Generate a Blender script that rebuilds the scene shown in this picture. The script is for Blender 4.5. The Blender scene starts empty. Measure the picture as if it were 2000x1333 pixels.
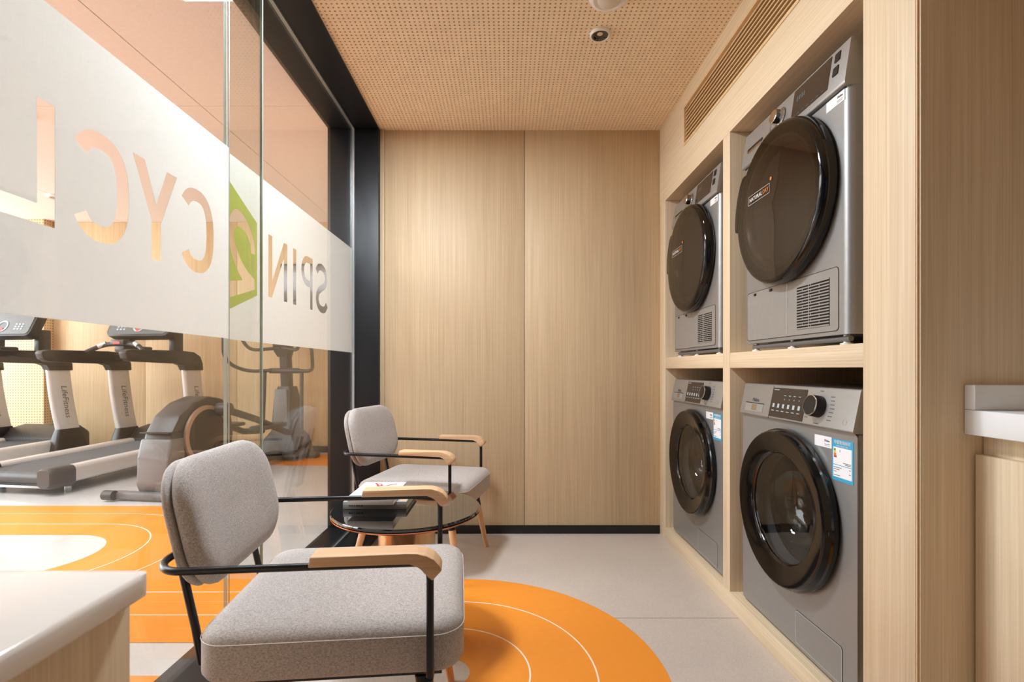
import bpy, bmesh, math, random
from mathutils import Vector, Matrix
random.seed(7)
PI = math.pi
S = bpy.context.scene
COL = S.collection

# ------------------------------------------------------------------ camera, world, lights, exposure
F = 970.0                       # focal length in pixels of a 2000 px wide frame
EYE = 0.9795
cam_d = bpy.data.cameras.new('camera')
cam = bpy.data.objects.new('camera', cam_d)
COL.objects.link(cam)
cam.location = (0, 0, EYE)
cam.rotation_euler = (PI / 2, 0, 0)
cam_d.sensor_width = 36.0
cam_d.lens = 36.0 * F / 2000.0
cam_d.shift_x = 10.0 / 2000.0
cam_d.shift_y = 55.5 / 2000.0
cam_d.clip_start = 0.02
cam_d.dof.use_dof = True
cam_d.dof.focus_distance = 1.75
cam_d.dof.aperture_fstop = 5.0
S.camera = cam

W = bpy.data.worlds.new('world')
S.world = W
W.use_nodes = True
W.node_tree.nodes['Background'].inputs[0].default_value = (1.0, 0.97, 0.93, 1)
W.node_tree.nodes['Background'].inputs[1].default_value = 0.35


def area(name, loc, rot, sx, sy, power, color=(1, 1, 1)):
    d = bpy.data.lights.new(name, 'AREA')
    d.shape = 'RECTANGLE'
    d.size, d.size_y, d.energy, d.color = sx, sy, power, color
    o = bpy.data.objects.new(name, d)
    COL.objects.link(o)
    o.location, o.rotation_euler = loc, rot
    return o


# assumed daylight, no windows built (left wall and street side), all outside the frame
DAY = (0.87, 0.94, 1.0)
area('assumed_gym_daylight', (-7.35, 3.3, 1.5), (0, -PI / 2, 0), 2.1, 4.4, 170, DAY)  # assumed area light before the solid left gym wall, no window there
area('assumed_street_daylight', (-4.2, -2.9, 1.5), (PI / 2, 0, 0), 5.6, 2.1, 6, DAY)  # likewise assumed, a weak light before the closed street wall
area('gym_ceiling_fill', (-3.6, 1.8, 2.62), (0, 0, 0), 2.4, 2.0, 80, DAY)  # added soft fill under the gym ceiling, no fixture there
area('room_rear_fill', (0.0, -2.45, 1.5), (PI / 2, 0, 0), 1.3, 1.6, 0.5, DAY)  # added weak fill before the closed rear wall, no window there
# added fill lights without fixtures, nearer than the part of the ceiling in view
for lx, ly, lp in ((-0.62, 1.82, 10), (-0.62, 1.5, 8), (-0.5, 1.66, 9)):
    area('room_ceiling_fill', (lx, ly, 2.39), (0, 0, 0), 0.16, 0.16, lp, (0.84, 0.92, 1.0))

S.view_settings.view_transform = 'Standard'
S.view_settings.look = 'None'
S.view_settings.gamma = 1.0
S.view_settings.exposure = 0.88
S.view_settings.use_curve_mapping = False
S.cycles.transparent_max_bounces = 24
S.cycles.max_bounces = 10
S.cycles.diffuse_bounces = 6
S.cycles.sample_clamp_indirect = 6.0
S.cycles.caustics_reflective = False
S.cycles.caustics_refractive = False


# ------------------------------------------------------------------ materials
def lin(c):
    return tuple(((v / 255) / 12.92 if v / 255 <= 0.04045 else ((v / 255 + 0.055) / 1.055) ** 2.4) for v in c)


def base_mat(name):
    m = bpy.data.materials.new(name)
    m.use_nodes = True
    nt = m.node_tree
    return m, nt, nt.nodes['Principled BSDF']


def plain(name, rgb, rough=0.5, metal=0.0, coat=0.0, spec=0.5, noise=0.0, nscale=40.0, bump=0.0, emit=None):
    m, nt, b = base_mat(name)
    c = lin(rgb)
    b.inputs['Base Color'].default_value = (*c, 1)
    b.inputs['Roughness'].default_value = rough
    b.inputs['Metallic'].default_value = metal
    b.inputs['Coat Weight'].default_value = coat
    b.inputs['Coat Roughness'].default_value = 0.04
    b.inputs['Specular IOR Level'].default_value = spec
    if emit:
        b.inputs['Emission Color'].default_value = (*c, 1)
        b.inputs['Emission Strength'].default_value = emit
    tc = nt.nodes.new('ShaderNodeTexCoord')
    n = nt.nodes.new('ShaderNodeTexNoise')
    n.inputs['Scale'].default_value = nscale
    n.inputs['Detail'].default_value = 4
    nt.links.new(tc.outputs['Object'], n.inputs['Vector'])
    k = noise if noise else 0.03
    r = nt.nodes.new('ShaderNodeMapRange')
    r.inputs[1].default_value, r.inputs[2].default_value = 0.25, 0.75
    r.inputs[3].default_value, r.inputs[4].default_value = 1 - k, 1 + k
    nt.links.new(n.outputs['Fac'], r.inputs[0])
    mx = nt.nodes.new('ShaderNodeVectorMath')
    mx.operation = 'MULTIPLY'
    mx.inputs[0].default_value = c
    nt.links.new(r.outputs[0], mx.inputs[1])
    nt.links.new(mx.outputs[0], b.inputs['Base Color'])
    if bump:
        bp = nt.nodes.new('ShaderNodeBump')
        bp.inputs['Strength'].default_value = bump
        bp.inputs['Distance'].default_value = 0.002
        nt.links.new(n.outputs['Fac'], bp.inputs['Height'])
        nt.links.new(bp.outputs[0], b.inputs['Normal'])
    return m


def wood(name, light, dark, axis='z', rough=0.5, fine=300.0, coat=0.0, spec=0.35, contrast=1.0):
    m, nt, b = base_mat(name)
    L = nt.links
    tc = nt.nodes.new('ShaderNodeTexCoord')

    def layer(across, along, detail):
        mp = nt.nodes.new('ShaderNodeMapping')
        s = [across] * 3
        s['xyz'.index(axis)] = along
        mp.inputs['Scale'].default_value = s
        L.new(tc.outputs['Object'], mp.inputs['Vector'])
        n = nt.nodes.new('ShaderNodeTexNoise')
        n.inputs['Scale'].default_value = 1.0
        n.inputs['Detail'].default_value = detail
        n.inputs['Roughness'].default_value = 0.6
        L.new(mp.outputs[0], n.inputs['Vector'])
        return n.outputs['Fac']
    a = layer(fine, 2.2, 3)
    c = layer(fine * 0.28, 0.9, 4)
    d = layer(5.0, 0.35, 2)
    s1 = nt.nodes.new('ShaderNodeMath'); s1.operation = 'MULTIPLY_ADD'
    L.new(a, s1.inputs[0]); s1.inputs[1].default_value = 0.55
    s2 = nt.nodes.new('ShaderNodeMath'); s2.operation = 'MULTIPLY_ADD'
    L.new(c, s2.inputs[0]); s2.inputs[1].default_value = 0.33
    s3 = nt.nodes.new('ShaderNodeMath'); s3.operation = 'MULTIPLY'
    L.new(d, s3.inputs[0]); s3.inputs[1].default_value = 0.12
    L.new(s3.outputs[0], s2.inputs[2]); L.new(s2.outputs[0], s1.inputs[2])
    r = nt.nodes.new('ShaderNodeValToRGB')
    h = 0.17 / contrast
    r.color_ramp.elements[0].position = 0.5 - h
    r.color_ramp.elements[1].position = 0.5 + h * 0.8
    r.color_ramp.elements[0].color = (*lin(dark), 1)
    r.color_ramp.elements[1].color = (*lin(light), 1)
    L.new(s1.outputs[0], r.inputs[0])
    L.new(r.outputs[0], b.inputs['Base Color'])
    b.inputs['Roughness'].default_value = rough
    b.inputs['Coat Weight'].default_value = coat
    b.inputs['Specular IOR Level'].default_value = spec
    bp = nt.nodes.new('ShaderNodeBump')
    bp.inputs['Strength'].default_value = 0.08
    bp.inputs['Distance'].default_value = 0.001
    L.new(s1.outputs[0], bp.inputs['Height'])
    L.new(bp.outputs[0], b.inputs['Normal'])
    return m


def terrazzo(name, rgb, rough, chips=0.10, scale=220.0, coat=0.0):
    m, nt, b = base_mat(name)
    L = nt.links
    tc = nt.nodes.new('ShaderNodeTexCoord')
    v = nt.nodes.new('ShaderNodeTexVoronoi')
    v.inputs['Scale'].default_value = scale
    L.new(tc.outputs['Object'], v.inputs['Vector'])
    sx = nt.nodes.new('ShaderNodeSeparateColor')
    L.new(v.outputs['Color'], sx.inputs[0])
    n = nt.nodes.new('ShaderNodeTexNoise')
    n.inputs['Scale'].default_value = 3.0
    L.new(tc.outputs['Object'], n.inputs['Vector'])
    mr = nt.nodes.new('ShaderNodeMapRange')
    mr.inputs[3].default_value, mr.inputs[4].default_value = 1 - chips, 1 + chips * 0.7
    L.new(sx.outputs[0], mr.inputs[0])
    mr2 = nt.nodes.new('ShaderNodeMapRange')
    mr2.inputs[1].default_value, mr2.inputs[2].default_value = 0.3, 0.7
    mr2.inputs[3].default_value, mr2.inputs[4].default_value = 0.97, 1.03
    L.new(n.outputs['Fac'], mr2.inputs[0])
    mm = nt.nodes.new('ShaderNodeMath'); mm.operation = 'MULTIPLY'
    L.new(mr.outputs[0], mm.inputs[0]); L.new(mr2.outputs[0], mm.inputs[1])
    mx = nt.nodes.new('ShaderNodeVectorMath'); mx.operation = 'MULTIPLY'
    mx.inputs[0].default_value = lin(rgb)
    L.new(mm.outputs[0], mx.inputs[1])
    L.new(mx.outputs[0], b.inputs['Base Color'])
    b.inputs['Roughness'].default_value = rough
    b.inputs['Coat Weight'].default_value = coat
    b.inputs['Coat Roughness'].default_value = 0.08
    return m


def fabric(name, light, dark):
    m, nt, b = base_mat(name)
    L = nt.links
    tc = nt.nodes.new('ShaderNodeTexCoord')
    outs = []
    for sc in ((1100, 240, 1100), (240, 1100, 420)):
        mp = nt.nodes.new('ShaderNodeMapping')
        mp.inputs['Scale'].default_value = sc
        L.new(tc.outputs['Object'], mp.inputs['Vector'])
        n = nt.nodes.new('ShaderNodeTexNoise')
        n.inputs['Scale'].default_value = 0.75
        n.inputs['Detail'].default_value = 1.5
        L.new(mp.outputs[0], n.inputs['Vector'])
        outs.append(n.outputs['Fac'])
    ad = nt.nodes.new('ShaderNodeMath'); ad.operation = 'ADD'
    L.new(outs[0], ad.inputs[0]); L.new(outs[1], ad.inputs[1])
    ha = nt.nodes.new('ShaderNodeMath'); ha.operation = 'MULTIPLY'
    L.new(ad.outputs[0], ha.inputs[0]); ha.inputs[1].default_value = 0.5
    r = nt.nodes.new('ShaderNodeValToRGB')
    r.color_ramp.elements[0].position, r.color_ramp.elements[1].position = 0.36, 0.62
    r.color_ramp.elements[0].color = (*lin(dark), 1)
    r.color_ramp.elements[1].color = (*lin(light), 1)
    L.new(ha.outputs[0], r.inputs[0])
    L.new(r.outputs[0], b.inputs['Base Color'])
    b.inputs['Roughness'].default_value = 0.92
    b.inputs['Specular IOR Level'].default_value = 0.15
    b.inputs['Sheen Weight'].default_value = 0.15
    bp = nt.nodes.new('ShaderNodeBump')
    bp.inputs['Strength'].default_value = 0.35
    bp.inputs['Distance'].default_value = 0.001
    L.new(ha.outputs[0], bp.inputs['Height'])
    L.new(bp.outputs[0], b.inputs['Normal'])
    return m


def glass_mat(name, tint=(0.97, 0.985, 0.975), base=0.045, rough=0.0):
    m = bpy.data.materials.new(name)
    m.use_nodes = True
    nt = m.node_tree
    nt.nodes.clear()
    L = nt.links
    out = nt.nodes.new('ShaderNodeOutputMaterial')
    tr = nt.nodes.new('ShaderNodeBsdfTransparent')
    tr.inputs[0].default_value = (*tint, 1)
    gl = nt.nodes.new('ShaderNodeBsdfGlossy')
    gl.inputs['Roughness'].default_value = rough
    gl.inputs['Color'].default_value = (0.95, 0.97, 0.96, 1)
    lw = nt.nodes.new('ShaderNodeLayerWeight')
    lw.inputs['Blend'].default_value = 0.5
    pw = nt.nodes.new('ShaderNodeMath'); pw.operation = 'POWER'
    L.new(lw.outputs['Facing'], pw.inputs[0]); pw.inputs[1].default_value = 5
    ma = nt.nodes.new('ShaderNodeMath'); ma.operation = 'MULTIPLY_ADD'
    L.new(pw.outputs[0], ma.inputs[0])
    ma.inputs[1].default_value = 0.9
    ma.inputs[2].default_value = base
    mx = nt.nodes.new('ShaderNodeMixShader')
    L.new(ma.outputs[0], mx.inputs[0])
    L.new(tr.outputs[0], mx.inputs[1]); L.new(gl.outputs[0], mx.inputs[2])
    L.new(mx.outputs[0], out.inputs[0])
    return m


def film_mat(name, rgb, translucent=0.55, clear=0.05):
    m = bpy.data.materials.new(name)
    m.use_nodes = True
    nt = m.node_tree
    nt.nodes.clear()
    L = nt.links
    out = nt.nodes.new('ShaderNodeOutputMaterial')
    tc = nt.nodes.new('ShaderNodeTexCoord')
    n = nt.nodes.new('ShaderNodeTexNoise')
    n.inputs['Scale'].default_value = 60
    n.inputs['Detail'].default_value = 5
    L.new(tc.outputs['Object'], n.inputs['Vector'])
    mr = nt.nodes.new('ShaderNodeMapRange')
    mr.inputs[3].default_value, mr.inputs[4].default_value = 0.96, 1.02
    L.new(n.outputs['Fac'], mr.inputs[0])
    cm = nt.nodes.new('ShaderNodeVectorMath'); cm.operation = 'MULTIPLY'
    cm.inputs[0].default_value = lin(rgb)
    L.new(mr.outputs[0], cm.inputs[1])
    d = nt.nodes.new('ShaderNodeBsdfDiffuse')
    t = nt.nodes.new('ShaderNodeBsdfTranslucent')
    L.new(cm.outputs[0], d.inputs[0]); L.new(cm.outputs[0], t.inputs[0])
    mx = nt.nodes.new('ShaderNodeMixShader')
    mx.inputs[0].default_value = translucent
    L.new(d.outputs[0], mx.inputs[1]); L.new(t.outputs[0], mx.inputs[2])
    tr = nt.nodes.new('ShaderNodeBsdfTransparent')
    m2 = nt.nodes.new('ShaderNodeMixShader')
    m2.inputs[0].default_value = clear
    L.new(mx.outputs[0], m2.inputs[1]); L.new(tr.outputs[0], m2.inputs[2])
    L.new(m2.outputs[0], out.inputs[0])
    return m


def perforated(name, rgb, pitch, hole):
    m, nt, b = base_mat(name)
    L = nt.links
    tc = nt.nodes.new('ShaderNodeTexCoord')
    sep = nt.nodes.new('ShaderNodeSeparateXYZ')
    L.new(tc.outputs['Object'], sep.inputs[0])

    def frac(sock):
        a = nt.nodes.new('ShaderNodeMath'); a.operation = 'PINGPONG'
        L.new(sock, a.inputs[0]); a.inputs[1].default_value = pitch / 2
        p = nt.nodes.new('ShaderNodeMath'); p.operation = 'POWER'
        L.new(a.outputs[0], p.inputs[0]); p.inputs[1].default_value = 2
        return p.outputs[0]
    xy = nt.nodes.new('ShaderNodeMath'); xy.operation = 'ADD'
    L.new(sep.outputs[0], xy.inputs[0]); L.new(sep.outputs[1], xy.inputs[1])
    s = nt.nodes.new('ShaderNodeMath'); s.operation = 'ADD'
    L.new(frac(xy.outputs[0]), s.inputs[0]); L.new(frac(sep.outputs[2]), s.inputs[1])
    lt = nt.nodes.new('ShaderNodeMath'); lt.operation = 'LESS_THAN'
    L.new(s.outputs[0], lt.inputs[0]); lt.inputs[1].default_value = hole * hole
    mx = nt.nodes.new('ShaderNodeMix'); mx.data_type = 'RGBA'
    mx.inputs[6].default_value = (*lin(rgb), 1)
    mx.inputs[7].default_value = (*lin((130, 100, 64)), 1)
    L.new(lt.outputs[0], mx.inputs[0])
    L.new(mx.outputs[2], b.inputs['Base Color'])
    b.inputs['Roughness'].default_value = 0.55
    return m


OAK_L, OAK_D = (233, 213, 183), (207, 183, 149)
M = {}
M['oak'] = wood('oak_veneer', OAK_L, OAK_D, 'z')
M['oak_y'] = wood('oak_veneer_lengthwise', OAK_L, OAK_D, 'y')
M['oak_x'] = wood('oak_veneer_crosswise', OAK_L, OAK_D, 'x')
M['oak_wall'] = wood('oak_wall_panel', (218, 193, 158), (188, 161, 125), 'z')
M['oak_shaded'] = wood('oak_veneer_shaded', (150, 117, 82), (122, 92, 62), 'z')  # unused darker copy of the oak, shade put into its colour
M['oak_gym'] = wood('oak_gym_panel', (226, 200, 160), (202, 172, 130), 'z', fine=120)
M['oak_edge'] = plain('oak_edge_banding', (222, 190, 150), 0.5, noise=0.06)
M['beech'] = wood('beech_wood', (222, 184, 146), (202, 158, 118), 'x', rough=0.42, fine=210)
M['beech_leg'] = wood('beech_leg_wood', (222, 178, 134), (204, 154, 108), 'z', rough=0.42, fine=210)
M['ceil'] = plain('perforated_ceiling_board', (242, 219, 188), 0.6, noise=0.04, nscale=12)
M['void'] = plain('dark_void', (26, 20, 16), 0.9)
M['black_frame'] = plain('black_powder_coat', (20, 20, 23), 0.45, spec=0.45)
M['black_base'] = plain('black_skirting', (18, 17, 18), 0.4)
M['alu'] = plain('pale_aluminium', (205, 210, 212), 0.3, metal=0.7)
M['glass'] = glass_mat('clear_glass')
M['glass_edge'] = plain('green_glass_edge', (214, 232, 222), 0.15, spec=0.6)
M['film'] = film_mat('frosted_film', (241, 242, 241), 0.55, 0.03)
M['green'] = film_mat('lime_green_film', (188, 200, 88), 0.6, 0.10)
M['floor'] = terrazzo('terrazzo_tile', (200, 187, 176), 0.42, 0.09, 330)
M['joint'] = plain('tile_joint', (140, 128, 118), 0.8)
M['gym_floor'] = terrazzo('gym_vinyl_floor', (204, 202, 200), 0.16, 0.02, 200)
M['orange'] = plain('orange_vinyl', (238, 146, 48), 0.34, noise=0.02)
M['line'] = plain('white_track_line', (244, 226, 205), 0.4)
M['gym_ceil'] = plain('gym_ceiling_board', (238, 226, 220), 0.75)
M['gym_wall'] = plain('gym_plaster', (150, 147, 144), 0.8)
M['steel'] = plain('dark_silver_steel', (160, 159, 157), 0.42, metal=0.6, noise=0.02)
M['steel_panel'] = plain('silver_control_panel', (172, 170, 166), 0.38, metal=0.6, noise=0.02)
M['steel_grey'] = plain('grey_plastic_panel', (158, 155, 150), 0.45, metal=0.3)
M['black_gloss'] = plain('black_gloss_plastic', (12, 11, 12), 0.09, coat=0.1)
M['black_matte'] = plain('black_plastic', (22, 21, 22), 0.42)
M['smoked'] = glass_mat('smoked_door_glass', (0.34, 0.29, 0.265), 0.07)
M['bowl'] = glass_mat('porthole_glass', (0.80, 0.80, 0.80), 0.06)
M['brown_dish'] = plain('brown_door_liner', (96, 80, 72), 0.3)
M['drum'] = plain('stainless_drum', (120, 120, 122), 0.3, metal=0.8)
M['rubber'] = plain('grey_rubber_gasket', (70, 70, 72), 0.6)
M['display'] = plain('dark_display_glass', (46, 40, 38), 0.12, coat=0.3)
M['chrome'] = plain('chrome', (215, 212, 208), 0.1, metal=1.0)
M['dark_chrome'] = plain('smoked_chrome', (92, 84, 80), 0.08, metal=1.0)
M['white_label'] = plain('white_paper_label', (240, 240, 242), 0.5)
M['blue'] = plain('blue_label_ink', (58, 164, 204), 0.5)
M['ink'] = plain('grey_print_ink', (88, 86, 86), 0.5)
M['ink_white'] = plain('white_print_ink', (236, 234, 230), 0.5)
M['ink_orange'] = plain('orange_print_ink', (214, 128, 58), 0.5)
M['ink_red'] = plain('red_print_ink', (206, 62, 48), 0.5)
M['ink_yellow'] = plain('yellow_print_ink', (236, 196, 60), 0.5)
M['ink_green'] = plain('green_print_ink', (72, 140, 70), 0.5)
M['fabric'] = fabric('grey_linen_upholstery', (194, 185, 179), (144, 136, 131))
M['thread'] = plain('pale_thread', (206, 200, 192), 0.8)
M['rod'] = plain('black_metal_rod', (20, 19, 21), 0.3, metal=0.2)
M['table_glass'] = plain('black_glass_top', (16, 15, 16), 0.03, coat=0.8)
M['copper'] = plain('copper_metal', (196, 128, 96), 0.22, metal=1.0)
M['ring_bronze'] = plain('dull_bronze', (168, 144, 126), 0.35, metal=0.6)
M['brass'] = plain('brushed_bronze', (196, 158, 118), 0.25, metal=1.0)
M['white_top'] = plain('white_solid_surface', (236, 228, 219), 0.12, coat=0.3, noise=0.01)
M['marble'] = plain('white_quartz', (238, 238, 238), 0.25, noise=0.03, nscale=14)
M['oak_base_shaded'] = wood('oak_base_veneer_shaded', (164, 122, 88), (132, 94, 64), 'z')  # unused; oak of the counter base with its shade put into the colour
M['paper'] = plain('paper_white', (238, 236, 232), 0.6)
M['book_grey'] = plain('grey_book_cover', (168, 168, 166), 0.5)
M['peach'] = plain('peach_cover_print', (222, 180, 152), 0.5, noise=0.2, nscale=60)
M['white_plastic'] = plain('white_plastic', (236, 232, 228), 0.35)
M['lens'] = plain('frosted_lens', (214, 204, 188), 0.3)
M['slat'] = plain('pale_wood_slat', (222, 190, 146), 0.5, noise=0.06)
M['gym_black'] = plain('gym_black_plastic', (34, 31, 30), 0.4)
M['gym_dark'] = plain('gym_charcoal_plastic', (56, 52, 50), 0.42)
M['gym_grey'] = plain('gym_grey_plastic', (104, 102, 101), 0.45)
M['gym_silver'] = plain('gym_silver_paint', (206, 203, 200), 0.32, metal=0.25)
M['belt'] = plain('running_belt', (70, 70, 71), 0.7, noise=0.08, nscale=200)
M['console'] = plain('console_face', (84, 94, 98), 0.25, coat=0.3)
M['pad'] = plain('console_buttons', (176, 188, 194), 0.4)
M['perf_gym'] = perforated('perforated_gym_board', (222, 194, 150), 0.03, 0.0065)
M['screen'] = plain('wall_screen_glass', (92, 92, 104), 0.12, coat=0.4)


# ------------------------------------------------------------------ mesh helpers
class MB:
    def __init__(self):
        self.bm = bmesh.new()

    def _box(self, x0, x1, y0, y1, z0, z1):
        v = [self.bm.verts.new(p) for p in ((x0, y0, z0), (x1, y0, z0), (x1, y1, z0), (x0, y1, z0),
                                            (x0, y0, z1), (x1, y0, z1), (x1, y1, z1), (x0, y1, z1))]
        return [self.bm.faces.new([v[i] for i in q]) for q in
                ((0, 3, 2, 1), (4, 5, 6, 7), (0, 1, 5, 4), (1, 2, 6, 5), (2, 3, 7, 6), (3, 0, 4, 7))]

    def box(self, x0, x1, y0, y1, z0, z1, bevel=0.0, seg=2):
        f = self._box(min(x0, x1), max(x0, x1), min(y0, y1), max(y0, y1), min(z0, z1), max(z0, z1))
        if bevel:
            es = list({e for q in f for e in q.edges})
            bmesh.ops.bevel(self.bm, geom=es, offset=bevel, segments=seg, affect='EDGES', profile=0.5)
        return self

    def loft(self, loops, cap0=True, cap1=True, closed=True):
        rows = [[self.bm.verts.new(p) for p in lp] for lp in loops]
        n = len(rows[0])
        for a, b in zip(rows, rows[1:]):
            for i in range(n if closed else n - 1):
                j = (i + 1) % n
                self.bm.faces.new((a[i], a[j], b[j], b[i]))
        if cap0:
            self.bm.faces.new(list(reversed(rows[0])))
        if cap1:
            self.bm.faces.new(rows[-1])
        return self

    def tube(self, pts, r, seg=10, radii=None, cap=True, closed=False):
        pts = [Vector(p) for p in pts]
        n = len(pts)
        loops = []
        up = None
        for i, p in enumerate(pts):
            if closed:
                t = (pts[(i + 1) % n] - pts[i - 1]).normalized()
            else:
                t = (pts[min(i + 1, n - 1)] - pts[max(i - 1, 0)]).normalized()
            if up is None:
                up = Vector((0, 0, 1)) if abs(t.z) < 0.9 else Vector((1, 0, 0))
            up = (up - t * up.dot(t))
            up = up.normalized() if up.length > 1e-6 else t.orthogonal().normalized()
            s = t.cross(up)
            rr = radii[i] if radii else r
            loops.append([p + (up * math.cos(a) + s * math.sin(a)) * rr
                          for a in (2 * PI * k / seg for k in range(seg))])
        if closed:
            loops.append(loops[0])
            self.loft(loops, False, False)
            bmesh.ops.remove_doubles(self.bm, verts=self.bm.verts[:], dist=1e-6)
            return self
        return self.loft(loops, cap, cap)

    def lathe(self, prof, c=(0, 0, 0), axis='z', seg=48, cap0=False, cap1=False):
        loops = []
        for r, h in prof:
            lp = []
            for k in range(seg):
                a = 2 * PI * k / seg
                u, v = r * math.cos(a), r * math.sin(a)
                p = {'z': (u, v, h), 'y': (u, h, -v), 'x': (h, u, v)}[axis]
                lp.append((c[0] + p[0], c[1] + p[1], c[2] + p[2]))
            loops.append(lp)
        return self.loft(loops, cap0, cap1)

    def prism(self, poly, d0, d1, plane='xz', bevel=0.0):
        """poly in the given plane, pushed from d0 to d1 along the third axis"""
        def p3(a, b, d):
            return {'xz': (a, d, b), 'yz': (d, a, b), 'xy': (a, b, d)}[plane]
        n0 = len(self.bm.faces)
        self.loft([[p3(a, b, d0) for a, b in poly], [p3(a, b, d1) for a, b in poly]])
        if bevel:
            self.bm.faces.ensure_lookup_table()
            es = list({e for f in self.bm.faces[n0:] for e in f.edges})
            bmesh.ops.bevel(self.bm, geom=es, offset=bevel, segments=2, affect='EDGES', profile=0.5)
        return self

    def xform(self, mat):
        bmesh.ops.transform(self.bm, matrix=mat, verts=self.bm.verts[:])
        return self

    def build(self, name, mat, parent=None, smooth=True, angle=38):
        bmesh.ops.recalc_face_normals(self.bm, faces=self.bm.faces[:])
        me = bpy.data.meshes.new(name)
        self.bm.to_mesh(me)
        self.bm.free()
        return link(name, me, mat, parent, smooth, angle)


def link(name, me, mat, parent=None, smooth=True, angle=38):
    o = bpy.data.objects.new(name, me)
    COL.objects.link(o)
    if not me.materials:
        me.materials.append(M[mat])
    if smooth and len(me.polygons):
        me.polygons.foreach_set('use_smooth', [True] * len(me.polygons))
        me.set_sharp_from_angle(angle=math.radians(angle))
    if parent is not None:
        o.parent = parent
    return o


def tag(o, label, cat, group=None):
    o['label'] = label
    o['category'] = cat
    if group:
        o['group'] = group
    return o


def thing(name, label, cat, loc=(0, 0, 0), rz=0.0, group=None):
    o = bpy.data.objects.new(name, None)
    COL.objects.link(o)
    o.empty_display_size = 0.1
    o.location = loc
    o.rotation_euler = (0, 0, rz)
    return tag(o, label, cat, group)


def struct(o, label=None):
    o['kind'] = 'structure'
    if label:
        o['label'] = label
    return o


def struct_empty(name, label):
    o = bpy.data.objects.new(name, None)
    COL.objects.link(o)
    return struct(o, label)


def copy_tree(o, parent=None):
    c = o.copy()
    COL.objects.link(c)
    c.parent = parent
    for ch in [x for x in bpy.data.objects if x.parent == o]:
        copy_tree(ch, c)
    return c


def rrect(a0, a1, b0, b1, r, n=6):
    r = min(r, (a1 - a0) / 2 - 1e-5, (b1 - b0) / 2 - 1e-5)
    pts = []
    for cx, cy, s in ((a1 - r, b1 - r, 0), (a0 + r, b1 - r, 1), (a0 + r, b0 + r, 2), (a1 - r, b0 + r, 3)):
        for k in range(n + 1):
            t = PI / 2 * (s + k / n)
            pts.append((cx + r * math.cos(t), cy + r * math.sin(t)))
    return pts


def smooth_path(pts, radius, n=6):
    """polyline with its inner corners rounded"""
    pts = [Vector(p) for p in pts]
    out = [pts[0]]
    for a, b, c in zip(pts, pts[1:], pts[2:]):
        u, v = (a - b), (c - b)
        r = min(radius, u.length * 0.49, v.length * 0.49)
        p0, p1 = b + u.normalized() * r, b + v.normalized() * r
        for k in range(n + 1):
            t = k / n
            out.append(p0 * (1 - t) ** 2 + b * 2 * t * (1 - t) + p1 * t * t)
    out.append(pts[-1])
    return out


def text_mesh(body, size, extrude=0.0003, align='CENTER', shear=0.0):
    cu = bpy.data.curves.new('lettering', 'FONT')
    cu.body, cu.size, cu.extrude = body, size, extrude
    cu.align_x, cu.align_y = align, 'CENTER'
    cu.resolution_u = 3
    cu.shear = shear
    o = bpy.data.objects.new('lettering', cu)
    COL.objects.link(o)
    dg = bpy.context.evaluated_depsgraph_get()
    me = bpy.data.meshes.new_from_object(o.evaluated_get(dg))
    bpy.data.objects.remove(o)
    bpy.data.curves.remove(cu)
    me.materials.clear()
    return me


def lettering(name, body, size, mat, parent, mtx, align='CENTER', shear=0.0):
    me = text_mesh(body, size, align=align, shear=shear)
    me.transform(mtx)
    return link(name, me, mat, parent, smooth=False)


def sheet(name, loops, mat, parent, to3d, thick=0.0004):
    """flat sheet with holes (even-odd) from 2-D loops"""
    cu = bpy.data.curves.new('sheet', 'CURVE')
    cu.dimensions = '2D'
    cu.fill_mode = 'BOTH'
    cu.extrude = thick
    for lp in loops:
        sp = cu.splines.new('POLY')
        sp.points.add(len(lp) - 1)
        for i, (a, b) in enumerate(lp):
            sp.points[i].co = (a, b, 0, 1)
        sp.use_cyclic_u = True
    o = bpy.data.objects.new('sheet', cu)
    COL.objects.link(o)
    dg = bpy.context.evaluated_depsgraph_get()
    me = bpy.data.meshes.new_from_object(o.evaluated_get(dg))
    bpy.data.objects.remove(o)
    bpy.data.curves.remove(cu)
    me.materials.clear()
    for v in me.vertices:
        v.co = to3d(*v.co)
    return link(name, me, mat, parent, smooth=False)


def stroke(path, w, cap=0.0):
    """closed outline of a polyline drawn w wide"""
    n = len(path)
    L, R = [], []
    for i, (x, y) in enumerate(path):
        x0, y0 = path[max(i - 1, 0)]
        x1, y1 = path[min(i + 1, n - 1)]
        dx, dy = x1 - x0, y1 - y0
        d = math.hypot(dx, dy) or 1
        nx, ny = -dy / d * w / 2, dx / d * w / 2
        L.append((x + nx, y + ny))
        R.append((x - nx, y - ny))
    return L + R[::-1]

# ------------------------------------------------------------------ the setting
YB = 2.96            # back wall
XB = 0.912           # front plane of the laundry cabinet
CZ = 2.405           # laundry ceiling
JY = 2.915           # face of the black jamb
FX0, FX1 = -1.052, -0.754    # black frame, gym side and laundry side
GZ = 0.04            # gym floor
GY = 5.63            # gym back wall
GC = 2.65            # gym ceiling

# laundry floor with its large tiles and the orange running-track print
floor = struct(MB().box(FX1, 1.7, -2.5, YB + 0.02, -0.06, -0.003).build('floor', 'joint'), 'pale terrazzo floor of the laundry room')
for y0, y1 in ((-2.5, -0.445), (-0.445, 0.755), (0.755, 1.955), (1.955, YB + 0.01)):
    MB().box(FX1, 1.69, y0 + 0.0012, y1 - 0.0012, -0.02, 0.0).build('floor_tile', 'floor', floor, smooth=False)

TC = (-0.2, 1.6)     # centre of the track end in the laundry


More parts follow.
